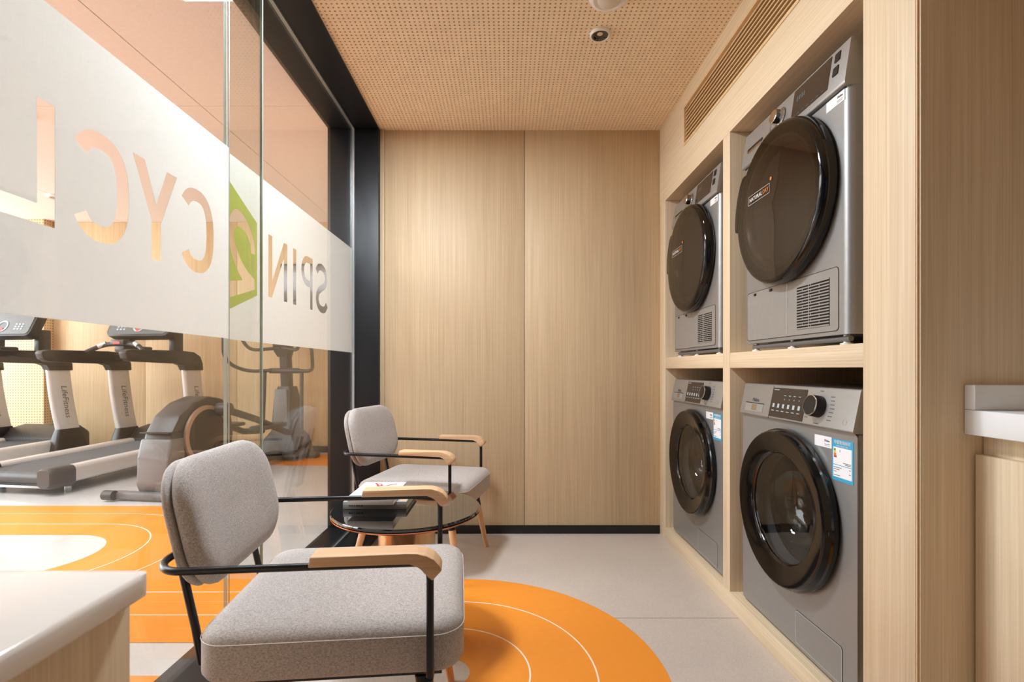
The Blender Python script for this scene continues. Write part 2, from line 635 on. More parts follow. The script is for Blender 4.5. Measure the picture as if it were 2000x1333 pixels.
def cee(r, x_end, c=TC, n=48):
    pts = [(x_end, c[1] + r)]
    for k in range(n + 1):
        a = PI / 2 - PI * k / n
        pts.append((c[0] + r * math.cos(a), c[1] + r * math.sin(a)))
    pts.append((x_end, c[1] - r))
    return pts


def decal(z):
    return lambda a, b, c: (a, b, z + c)


sheet('orange_track', [cee(0.717, FX1) + cee(0.08, FX1)[::-1]], 'orange', floor, decal(0.0007), 0.0003)
for r in (0.49, 0.275):
    sheet('track_line', [stroke(cee(r, FX1), 0.0055)], 'line', floor, decal(0.0012), 0.0002)

# back wall: two oak panels over a dark backing
wall_back = struct(MB().box(FX0, 1.7, YB + 0.012, YB + 0.14, 0, GC + 0.1).build('wall_back', 'void'), 'oak panelled back wall of the laundry room')
MB().box(FX1, 0.1025, YB, YB + 0.012, 0.05, CZ, 0.0008).build('wall_panel', 'oak_wall', wall_back)
MB().box(0.1055, 0.935, YB, YB + 0.012, 0.05, CZ, 0.0008).build('wall_panel', 'oak_wall', wall_back)
MB().box(FX1 + 0.001, FX1 + 0.026, YB - 0.012, YB - 0.0005, 0.05, CZ, 0.001).build('corner_strip', 'oak_wall', wall_back)
struct(MB().box(FX1 + 0.001, XB - 0.002, YB - 0.004, YB + 0.012, 0.0, 0.0495, 0.001).build('baseboard_back', 'black_base'), 'black skirting along the oak back wall')

# right side: bulkhead over the cabinet (hole for the air vent), room walls
VY0, VY1, VZ0, VZ1 = 1.545, 2.554, 2.1265, 2.3305
b = MB()
b.box(XB, 1.0, 1.2722, YB, 1.952, VZ0).box(XB, 1.0, 1.2722, YB, VZ1, CZ)
b.box(XB, 1.0, 1.2722, VY0, VZ0, VZ1).box(XB, 1.0, VY1, YB, VZ0, VZ1)
wall_right = struct(b.build('wall_right', 'oak_y', smooth=False), 'oak bulkhead above the laundry cabinet')
MB().box(1.0, 1.12, VY0 - 0.05, VY1 + 0.05, VZ0 - 0.05, VZ1 + 0.05).build('vent_duct', 'void', wall_right)
MB().box(1.68, 1.72, -2.5, YB + 0.1, 0, 2.7).build('outer_wall', 'gym_wall', wall_right)
wall_rear = struct(MB().box(FX0, 1.72, -2.6, -2.5, 0, 2.7).build('wall_rear', 'gym_wall'), 'grey wall behind the viewer')

struct(MB().box(FX0, -.886, -2.5, .62, 0.051, CZ - .009).build('wall_light_block', 'gym_wall'), 'added grey partition left of the viewer, blocking gym light')  # added out of view to keep gym light off the near laundry
# perforated ceiling: every hole is cut, a dark board lies above
PITCH, HR = 0.0203, 0.0044
x0, x1, y1 = FX1, XB, YB
nx = int((x1 - x0) / PITCH) + 1
ny = int((y1 - 1.05) / PITCH)
oct_ = [(HR * math.cos(PI / 4 * k), HR * math.sin(PI / 4 * k)) for k in range(8)]
h = PITCH / 2
sq = [(h, 0), (h, h), (0, h), (-h, h), (-h, 0), (-h, -h), (0, -h), (h, -h)]
vs, fs = [], []
for j in range(ny):
    cy = y1 - (j + 0.5) * PITCH
    for i in range(nx):
        cx = x0 + (i + 0.5) * PITCH
        s = len(vs)
        vs += [(cx + a, cy + c, CZ) for a, c in oct_]
        vs += [(min(cx + a, x1 + 0.004), cy + c, CZ) for a, c in sq]
        vs += [(cx + a, cy + c, CZ + 0.012) for a, c in oct_]
        for k in range(8):
            k2 = (k + 1) % 8
            fs.append((s + k, s + k2, s + 8 + k2, s + 8 + k))
            fs.append((s + k, s + 16 + k, s + 16 + k2, s + k2))
me = bpy.data.meshes.new('ceiling')
me.from_pydata(vs, [], fs)
ceiling = struct(link('ceiling', me, 'ceil', smooth=False), 'tan perforated ceiling of the laundry room')
MB().box(FX0, 1.7, -2.5, YB + 0.1, CZ + 0.013, CZ + 0.05).build('backing_board', 'void', ceiling)
MB().box(FX1, 1.7, -2.5, y1 - ny * PITCH, CZ, CZ + 0.013).build('ceiling_board', 'ceil', ceiling)
MB().box(XB, 1.7, y1 - ny * PITCH, YB, CZ, CZ + 0.013).build('ceiling_board', 'ceil', ceiling)

# black portal frame of the glass wall
frame = struct_empty('trim_1', 'black metal portal frame around the glass wall')
MB().box(FX0, FX1, JY, YB + 0.012, 0.0, CZ - 0.008, 0.001).build('jamb', 'black_frame', frame)
MB().box(FX0, FX1, -2.5, YB + 0.14, CZ - 0.008, GC + 0.05, 0.001).build('header', 'black_frame', frame)
MB().box(FX0, FX1, -2.5, JY - 0.0005, -0.06, 0.05, 0.0015).build('threshold', 'black_frame', frame)
MB().box(-0.907, -0.893, JY - 0.010, JY - 0.0005, 0.05, CZ - 0.009).build('glazing_channel', 'alu', frame)
MB().box(-0.907, -0.893, 1.6, JY - 0.011, CZ - 0.018, CZ - 0.009).build('glazing_channel', 'alu', frame)
MB().box(-0.905, -0.895, 1.6, JY - 0.011, 0.0505, 0.058).build('glazing_channel', 'alu', frame)

# glass panes with frosted film and cut-out lettering
FZ0, FZ1 = 1.078, 1.686
LZ0, LH = 1.256, 0.238
PX_FAR, PX_NEAR = -0.900, -0.880


def ell_arc(w, hh, s, a0, a1, n=28, p=2.5):
    pts = []
    for k in range(n + 1):
        a = math.radians(a0 + (a1 - a0) * k / n)
        ca, sa = math.cos(a), math.sin(a)
        pts.append((w / 2 + (w - s) / 2 * math.copysign(abs(ca) ** (2 / p), ca),
                    hh / 2 + (hh - s) / 2 * math.copysign(abs(sa) ** (2 / p), sa)))
    return pts


def catmull(c, n=8):
    out = []
    for i in range(len(c) - 1):
        p0, p1, p2, p3 = c[max(i - 1, 0)], c[i], c[i + 1], c[min(i + 2, len(c) - 1)]
        for k in range(n):
            t = k / n
            out.append(tuple(0.5 * (2 * p1[d] + (p2[d] - p0[d]) * t + (2 * p0[d] - 5 * p1[d] + 4 * p2[d] - p3[d]) * t * t
                                    + (3 * p1[d] - p0[d] - 3 * p2[d] + p3[d]) * t ** 3) for d in (0, 1)))
    out.append(c[-1])
    return out


def glyph(ch, w, hh, s):
    if ch == 'L':
        return [[(0, 0), (w, 0), (w, s), (s, s), (s, hh), (0, hh)]]
    if ch == 'E':
        m = hh / 2
        return [[(0, 0), (w, 0), (w, s), (s, s), (s, m - s / 2), (w * .9, m - s / 2), (w * .9, m + s / 2), (s, m + s / 2),
                 (s, hh - s), (w, hh - s), (w, hh), (0, hh)]]
    if ch == 'I':
        return [[(0, 0), (w, 0), (w, hh), (0, hh)]]
    if ch == 'Y':
        m = w / 2
        return [[(m - s / 2, 0), (m + s / 2, 0), (m + s / 2, hh * .40), (w, hh), (w - s * 1.15, hh), (m, hh * .58),
                 (s * 1.15, hh), (0, hh), (m - s / 2, hh * .40)]]
    if ch == 'N':
        return [[(0, 0), (s, 0), (s, hh * .72), (w - s, 0), (w, 0), (w, hh), (w - s, hh), (w - s, hh * .28), (s, hh), (0, hh)]]
    if ch == 'C':
        return [stroke(ell_arc(w, hh, s, 38, 322), s)]
    if ch == 'P':
        b0, r = hh * .42, (hh * .58) / 2
        cy = b0 + r
        arc = [(w - r + r * math.cos(t), cy + r * math.sin(t)) for t in (-PI / 2 + PI * k / 14 for k in range(15))]
        r2 = r - s
        arc2 = [(w - r + r2 * math.cos(t), cy + r2 * math.sin(t)) for t in (-PI / 2 + PI * k / 14 for k in range(15))]
        return [[(0, 0), (s, 0), (s, b0)] + arc + [(0, hh)], [(s, b0 + s)] + arc2 + [(s, hh - s)]]
    if ch == 'S':
        c = [(.93, .80), (.74, .91), (.5, .93), (.26, .88), (.13, .74), (.22, .60), (.5, .51), (.78, .41), (.88, .26), (.75, .12),
             (.5, .07), (.25, .09), (.07, .20)]
        return [stroke(catmull([(a * w, q * hh) for a, q in c], 6), s)]
    if ch == '2':
        c = [(.13, .70), (.20, .84), (.36, .93), (.56, .93), (.76, .84), (.84, .70), (.78, .54), (.60, .40), (.38, .24), (.22, .07)]
        top = stroke(catmull([(a * w, q * hh) for a, q in c], 6), s)
        return [top]


def letter(ch, ya, yb, s):
    w = yb - ya
    return [[(yb - a, LZ0 + q) for a, q in lp] for lp in glyph(ch, w, LH, s)]


near_letters = []
for ch, ya, yb, s in (('E', 0.70, 0.82, .036), ('L', .846, .9732, .0375), ('C', 1.003, 1.164, .036), ('Y', 1.175, 1.333, .034), ('C', 1.339, 1.50, .036)):
    near_letters += letter(ch, ya, yb, s)
far_letters = []
for ch, ya, yb, s in (('N', 1.8855, 2.049, .032), ('I', 2.104, 2.136, .03), ('P', 2.188, 2.3156, .03), ('S', 2.353, 2.509, .034)):
    far_letters += letter(ch, ya, yb, s)
QN, QF = 1.597, 1.800      # near and far edge of the green block
quad_pt = lambda s, t: (QF + (QN - QF) * s, EYE + (.268 + (.188 - .268) * s) + t * ((.53 - .268) + ((.6266 - .188) - (.53 - .268)) * s))
quad = [quad_pt(s, t) for s, t in ((0, 0), (1, 0), (1, 1), (0, 1))]
# the digit, drawn in the block's own slanting frame
c2 = [(.14, .54), (.16, .66), (.28, .76), (.46, .80), (.68, .77), (.82, .66), (.80, .53), (.64, .40), (.40, .27), (.20, .19)]
arc2 = catmull(c2, 6)
up = stroke(arc2, .15)
n2 = len(arc2)
lo = [q for q in up[:n2] if not (q[1] < .235 and q[0] < .75)]
hi = [q for q in up[n2:] if not (q[1] < .24 and q[0] < .5)]
two = lo + [(lo[-1][0] - .02, .22), (.93, .22), (.93, .09), (.08, .09), (.08, .22)] + hi
two = [quad_pt(s, t) for s, t in two]


def on_pane(x):
    return lambda a, q, c: (x + c, a, q)


pane_far = struct(MB().box(PX_FAR - .005, PX_FAR + .005, 1.589, JY - .004, 0.0585, CZ - .0185).build('window_1', 'glass', smooth=False), 'far clear glass pane with frosted SPIN band')
MB().box(PX_FAR - .005, PX_FAR + .005, 1.586, 1.589, 0.0585, CZ - .0185).build('glass_edge', 'glass_edge', pane_far)
sheet('frosted_film', [[(1.587, FZ0), (JY - .012, FZ0), (JY - .012, FZ1), (1.587, FZ1)], quad] + far_letters, 'film', pane_far, on_pane(PX_FAR - .0058))
sheet('green_block', [[(a, q) for a, q in quad], two], 'green', pane_far, on_pane(PX_FAR - .0058))
pane_near = struct(MB().box(PX_NEAR - .005, PX_NEAR + .005, 0.622, 1.779, 0.0505, CZ - .009).build('window_2', 'glass', smooth=False), 'near clear glass pane with frosted CYCLE band')
MB().box(PX_NEAR - .005, PX_NEAR + .005, 1.779, 1.782, 0.0505, CZ - .009).build('glass_edge', 'glass_edge', pane_near)
sheet('frosted_film', [[(.625, FZ0), (1.584, FZ0), (1.584, FZ1), (.625, FZ1)]] + near_letters, 'film', pane_near, on_pane(PX_NEAR - .0058))
MB().box(PX_NEAR - .0075, PX_NEAR - .0050, 1.5815, 1.5855, 0.06, CZ - .02).build('edge_seal', 'alu', pane_near)

# the gym beyond the glass
gym_floor = struct(MB().box(-7.4, FX0 - .001, -3.0, GY, -0.06, GZ).build('floor_gym', 'gym_floor'), 'pale glossy gym floor with orange running track')
UC = (-2.42, 2.50)
sheet('orange_track', [cee(.915, -7.3, UC) + cee(.315, -7.3, UC)[::-1]], 'orange', gym_floor, decal(GZ + .0006), .0002)
for r in (.51, .72):
    sheet('track_line', [stroke(cee(r, -7.3, UC), .007)], 'line', gym_floor, decal(GZ + .0018), .0002)
sheet('orange_track', [[(-7.3, 1.705), (FX0 - .002, 1.705), (FX0 - .002, 2.29), (-7.3, 2.29)]], 'orange', gym_floor, decal(GZ + .0011), .0002)
sheet('orange_track', [[(-7.3, .91), (FX0 - .002, .91), (FX0 - .002, 1.52), (-7.3, 1.52)]], 'orange', gym_floor, decal(GZ + .0011), .0002)
for y in (2.09, 1.895):
    sheet('track_line', [[(-7.3, y - .003), (FX0 - .002, y - .003), (FX0 - .002, y + .003), (-7.3, y + .003)]], 'line', gym_floor, decal(GZ + .0018), .0002)
sheet('orange_track', [[(-3.05, 4.85), (FX0 - .002, 4.85), (FX0 - .002, 5.46), (-3.05, 5.46)]], 'orange', gym_floor, decal(GZ + .0006), .0002)

wall_gym = struct(MB().box(-7.5, FX0, GY + .012, GY + .1, 0, GC + .1).build('wall_gym', 'void'), 'oak panelled back wall of the gym')
for xa, xb in ((-7.4, -6.18), (-6.18, -5.14), (-5.14, -4.1), (-4.1, -3.06), (-3.06, -2.02), (-2.02, -1.05)):
    MB().box(xa + .002, xb - .002, GY, GY + .012, GZ + .07, GC, .0008).build('wall_panel', 'oak_gym', wall_gym)
struct(MB().box(-7.4, FX0, GY - .006, GY + .012, GZ, GZ + .068).build('baseboard_gym', 'black_base'), 'black skirting along the gym wall')
struct(MB().box(-7.5, -7.4, -3.1, GY + .1, 0, GC + .1).build('wall_left', 'gym_wall'), 'pale plaster left wall of the gym')  # solid, without windows; the assumed daylight is an area light before it
struct(MB().box(-7.5, FX0, -3.1, -3.0, 0, GC + .1).build('wall_street', 'gym_wall'), 'pale plaster street wall of the gym')
struct(MB().box(-1.05, -.92, YB + .14, GY + .1, 0, GC + .1).build('wall_gym_side', 'oak_gym'), 'oak side wall of the gym')
struct(MB().box(-6.3, -5.14, 5.51, GY - .001, GZ, GC).build('wall_pier', 'perf_gym'),
       'perforated pale wood pier on the gym wall')
gym_ceil = struct(MB().box(-7.5, FX0 + .01, -3.1, GY + .1, GC + .012, GC + .08).build('ceiling_gym', 'void'), 'pale pink board ceiling of the gym')
xs = [-7.4, -4.35, -1.937, FX0]
ys = [-3.0, -1.65, .75, 3.15, GY]
for xa, xb in zip(xs, xs[1:]):
    for ya, yb in zip(ys, ys[1:]):
        MB().box(xa + .003, xb - .003, ya + .0015, yb - .0015, GC, GC + .012).build('ceiling_board', 'gym_ceil', gym_ceil, smooth=False)

# ------------------------------------------------------------------ laundry cabinet, vent and ceiling fittings
SH0, SH1 = 0.985, 1.047      # mid shelf
PL = 0.07                    # plinth top
ND0, ND1 = 2.032, 2.097      # divider
PY0, PY1 = 1.109, 1.2716     # end pillar
FY = 2.859                   # far stile
cab = thing('laundry_cabinet', 'light oak built-in cabinet framing two dryers over two washing machines', 'cabinet')
XD = 1.66
MB().box(XB, XD, FY, YB - .0005, 0.0, 1.9515, .001).build('side_panel', 'oak', cab)
MB().box(XB, XD, ND0, ND1, PL + .0005, 1.9515, .001).build('divider', 'oak', cab)
MB().box(XB, XD, PY0, PY1, 0.0, CZ - .0005, .001).build('end_panel', 'oak', cab)
MB().box(XB + .004, XD, 1.0995, PY0 - .002, 0.0, CZ - .0005, .0008).build('end_face', 'oak', cab)
MB().box(XB - .0005, XB + .003, 1.1035, 1.1065, 0.0, CZ - .0005).build('edge_strip', 'oak_edge', cab)
for ya, yb in ((PY1 + .0005, ND0 - .0005), (ND1 + .0005, FY - .0005)):
    MB().box(XB + .0005, XD, ya, yb, SH0, SH1, .001).build('shelf', 'oak_y', cab)
MB().box(XB - .002, XD, PY1 + .0005, FY - .0005, 0.0, PL, .001).build('plinth', 'oak_y', cab)
for ya, yb in ((PY1, ND0), (ND1, FY)):
    MB().box(1.64, XD + .01, ya, yb, PL, 1.95).build('back_board', 'oak', cab)
MB().box(1.0005, XD, PY1, FY, 1.952, 1.97).build('top_board', 'oak_y', cab)

vent = thing('air_vent', 'long slatted wooden air vent above the dryers', 'vent', (0, 0, 0))
b = MB()
fw = .012
b.box(XB - .004, XB + .02, VY0, VY1, VZ0, VZ0 + fw).box(XB - .004, XB + .02, VY0, VY1, VZ1 - fw, VZ1)
b.box(XB - .004, XB + .02, VY0, VY0 + fw, VZ0 + fw, VZ1 - fw).box(XB - .004, XB + .02, VY1 - fw, VY1, VZ0 + fw, VZ1 - fw)
b.build('vent_frame', 'slat', vent, smooth=False)
NS = 9
pz = (VZ1 - VZ0 - 2 * fw) / NS
slat_me = None
for k in range(NS):
    z = VZ0 + fw + (k + .5) * pz
    if slat_me is None:
        o = MB().prism([(XB + .001, -.0045), (XB + .004, -.0075), (XB + .024, .0015), (XB + .021, .0065)], VY0 + fw, VY1 - fw).build('slat', 'slat', vent, smooth=False)
        slat_me = o.data
    else:
        o = link('slat', slat_me, 'slat', vent, smooth=False)
    o.location.z = z

dl = thing('downlight', 'small round recessed downlight with white rim and chrome reflector', 'light', (.395, 2.107, CZ))
MB().lathe([(.0345, -.0005), (.0435, -.0005), (.0435, -.005), (.040, -.011), (.036, -.0115), (.0345, -.009), (.0345, -.0005)], seg=40).build('rim', 'white_plastic', dl)
MB().lathe([(.0347, -.0095), (.030, -.005), (.022, -.0025), (.012, -.0018)], seg=40).build('reflector', 'dark_chrome', dl)
MB().lathe([(.0122, -.0019), (.001, -.0017)], seg=24, cap1=True).build('lamp_lens', 'lens', dl)
sp = bpy.data.lights.new('downlight_lamp', 'SPOT')
sp.energy, sp.spot_size, sp.spot_blend, sp.shadow_soft_size, sp.color = 8, 1.5, .9, .03, (1, .9, .78)
so = bpy.data.objects.new('downlight_lamp', sp)
COL.objects.link(so)
so.location, so.parent = (0, 0, -.02), dl
sd = thing('smoke_detector', 'round white smoke detector on the perforated ceiling', 'smoke detector', (.389, 1.885, CZ))
MB().lathe([(.001, -.001), (.074, -.001), (.076, -.008), (.072, -.016), (.06, -.020), (.054, -.016), (.044, -.016)], seg=48).build('base', 'white_plastic', sd)
MB().lathe([(.046, -.014), (.042, -.028), (.030, -.034), (.001, -.035)], seg=40, cap1=True).build('sensor_dome', 'lens', sd)

# ------------------------------------------------------------------ washing machines and dryers
RX = Matrix.Rotation


def facing(x, y, z, tilt=0.0):
    """text or flat shape facing the machine's front (-y), leaning back by tilt"""
    return Matrix.Translation((x, y, z)) @ RX(PI / 2 - tilt, 4, 'X')


def tilt_about(z0, y0, tilt):
    return Matrix.Translation((0, y0, z0)) @ RX(-tilt, 4, 'X')


TILT = math.atan(.2)
HW = .3225


def ring_poly(x0, x1, z0, z1, r, w):
    return [rrect(x0, x1, z0, z1, r), rrect(x0 + w, x1 - w, z0 + w, z1 - w, max(r - w, .001))]


def make_washer(label):
    t = thing('washing_machine', label, 'washing machine', group='washing machines in the cabinet')
    front = lambda a, q, c: (a, .003 + c, q)
    # body: open shell plus a front plate with the porthole cut out
    b = MB()
    lp = rrect(-HW, HW, .012, .738, .012, 3)
    b.loft([[(a, .004, z) for a, z in lp], [(a, .58, z) for a, z in lp]], False, True)
    b.box(-HW, HW, .03, .58, .739, .853, .003)
    b.build('body', 'steel', t)
    circ = [(.205 * math.cos(2 * PI * k / 48), .45 + .205 * math.sin(2 * PI * k / 48)) for k in range(48)]
    sheet('front_plate', [rrect(-HW, HW, .012, .734, .012, 4), circ], 'steel', t, front, .003)
    for sx in (-1, 1):
        MB().lathe([(.02, 0.0), (.022, .004), (.012, .013)], (sx * .26, .06, 0), seg=16, cap0=True, cap1=True).build('foot', 'black_matte', t)
    # control panel
    pan = MB().prism([(.03, .735), (-.008, .735), (-.0125, .741), (.0095, .851), (.013, .855), (.03, .855)], -HW, HW, 'yz', .0015).build('control_panel', 'steel_panel', t)
    yf = lambda z: -.0125 + (z - .741) * .2

    def slab(name, mat, x0, x1, z0, z1, th, parent, r=.002):
        o = MB()
        zc = (z0 + z1) / 2
        o.prism(rrect(x0, x1, -(z1 - z0) / 2, (z1 - z0) / 2, r, 2), -th, .001)
        o.xform(Matrix.Translation((0, yf(zc), zc)) @ RX(-TILT, 4, 'X'))
        return o.build(name, mat, parent)
    slab('display', 'display', -.106, .093, .744, .846, .0012, pan)
    slab('drawer_gap', 'black_matte', -.109, -.1075, .737, .853, .0006, pan)
    slab('drawer_handle', 'steel_grey', -.285, -.155, .752, .782, .0008, pan)
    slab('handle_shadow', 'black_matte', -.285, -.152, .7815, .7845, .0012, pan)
    slab('handle_plate', 'chrome', -.235, -.20, .757, .779, .0016, pan)
    tx = lambda x, z, d=.0008: facing(x, yf(z) - d, z, TILT)
    lettering('brand_lettering', 'Midea', .020, 'ink', pan, tx(-.215, .795))
    bm_ = MB()
    for k in range(6):            # wash symbols with their captions
        x = -.085 + k * .030
        bm_.box(x - .006, x + .006, -.0022, -.0012, -.018, -.004)
        bm_.box(x - .008, x + .008, -.0022, -.0012, -.030, -.0275)
    for k in range(4):
        x = -.025 + k * .028
        bm_.box(x - .006, x + .006, -.0022, -.0012, .0245, .0265)
        bm_.box(x - .0015, x + .0015, -.0022, -.0012, .0105, .0145)
    bm_.box(-.098, -.065, -.0022, -.0012, .043, .0455)
    bm_.xform(Matrix.Translation((0, yf(.795), .795)) @ RX(-TILT, 4, 'X')).build('display_icons', 'pad', pan, smooth=False)
    bm_ = MB()
    for k in range(7):            # programme marks round the dial
        z = .033 - k * .0115
        for x, w in ((.098 + .003 * abs(k - 3), .014), (.222 - .002 * abs(k - 3), .018)):
            bm_.box(x - w / 2, x + w / 2, -.0008, .0005, z - .0012, z + .0012)
    bm_.box(.155, .170, -.0008, .0005, .047, .0495).box(.15, .172, -.0008, .0005, -.052, -.0495)
    bm_.xform(Matrix.Translation((0, yf(.797), .797)) @ RX(-TILT, 4, 'X')).build('dial_marks', 'ink', pan, smooth=False)
    MB().lathe([(.008, .0005), (.008, -.001), (.001, -.001)], seg=16, cap1=True).xform(
        Matrix.Translation((.285, yf(.762), .762)) @ RX(PI / 2 - TILT, 4, 'X')).build('care_mark', 'ink', pan)
    kn = MB().lathe([(.033, .001), (.032, -.026), (.0305, -.029), (.029, -.029)], axis='y', seg=40, cap1=True).xform(
        Matrix.Translation((.162, yf(.797), .797)) @ RX(-TILT, 4, 'X')).build('dial', 'black_matte', t)
    MB().lathe([(.0312, -.0275), (.0318, -.030), (.0295, -.0305), (.0292, -.029)], axis='y', seg=40).xform(
        Matrix.Translation((.162, yf(.797), .797)) @ RX(-TILT, 4, 'X')).build('dial_ring', 'chrome', kn)
    # drum, gasket, door
    C = (0, 0, .45)
    MB().lathe([(.215, .06), (.235, .08), (.235, .44), (.001, .46)], C, 'y', 48).build('drum', 'drum', t)
    MB().lathe([(.204, .002), (.178, .03), (.20, .05), (.217, .062)], C, 'y', 48).build('gasket', 'rubber', t)
    door = MB().lathe([(.256, -.001), (.262, -.010), (.262, -.022), (.257, -.026), (.256, -.030), (.254, -.043), (.2505, -.0475), (.2475, -.0480),
                       (.187, -.0345), (.1845, -.0335), (.1785, -.0265), (.176, -.012)], C, 'y', 72).build('door', 'black_gloss', t, angle=14)
    MB().lathe([(.1765, -.022), (.172, .0), (.160, .045), (.13, .085), (.08, .105), (.001, .11)], C, 'y', 56).build('porthole_glass', 'bowl', door)
    MB().lathe([(.158, -.0265), (.001, -.0275)], C, 'y', 56).lathe([(.178, -.0255), (.158, -.0268)], C, 'y', 56).build('porthole_cover', 'bowl', door)
    MB().lathe([(.1775, -.0272), (.1785, -.0290), (.1795, -.0295)], C, 'y', 56).build('porthole_trim', 'dark_chrome', door)
    MB().box(.246, .2615, -.036, -.020, .44, .452, .001).build('door_catch', 'black_matte', door)
    # filter flap
    flap = MB().prism(rrect(.04, .262, .024, .128, .01, 4), -.0012, .002).build('filter_flap', 'steel', t)
    sheet('flap_outline', ring_poly(.0385, .2635, .0225, .1295, .011, .0026), 'alu', flap, lambda a, q, c: (a, -.0012 + c, q), .0004)
    sheet('flap_gap', ring_poly(.0370, .265, .021, .131, .012, .0012), 'black_matte', flap, lambda a, q, c: (a, -.0002 + c, q), .0002)
    # stickers
    st = MB().box(.139, .2185, -.0009, .0002, .680, .7125).build('sticker', 'white_label', t)
    lettering('sticker_lettering', 'Midea', .0095, 'ink', st, facing(.198, -.0013, .700))
    MB().box(.186, .211, -.0013, -.0008, .689, .6905).box(.188, .209, -.0013, -.0008, .685, .686).build('print_line', 'ink', st, smooth=False)
    en = MB().box(.221, .308, -.0009, .0002, .594, .7115).build('energy_label', 'blue', t)
    MB().box(.2265, .3025, -.0014, -.0008, .6395, .6885).box(.2265, .3025, -.0014, -.0008, .604, .6375).build('label_panel', 'white_label', en, smooth=False)
    lettering('label_heading', '中国能效标识', .0115, 'ink_white', en, facing(.2645, -.0014, .7025))
    lettering('label_subheading', 'CHINA ENERGY LABEL', .0050, 'ink_white', en, facing(.2645, -.0014, .6925))
    lettering('grade_lettering', '1', .010, 'ink', en, facing(.2555, -.0018, .679))
    for i, (mt, w) in enumerate((('ink_green', .005), ('ink_yellow', .0065), ('ink_orange', .008), ('ink_red', .0095))):
        z = .6815 - i * .0065
        MB().box(.2295, .2295 + w + .002, -.0018, -.0013, z - .003, z + .003).build('grade_bar', mt, en, smooth=False)
    bm_ = MB()
    for z, xa, xb in ((.6475, .268, .30), (.6435, .276, .30), (.6315, .229, .262), (.626, .229, .253), (.6195, .229, .240), (.6095, .229, .255),
                      (.6315, .292, .299), (.6195, .292, .299)):
        bm_.box(xa, xb, -.0018, -.0013, z - .0008, z + .0008)
    bm_.build('print_line', 'ink', en, smooth=False)
    return t


DW = .2975


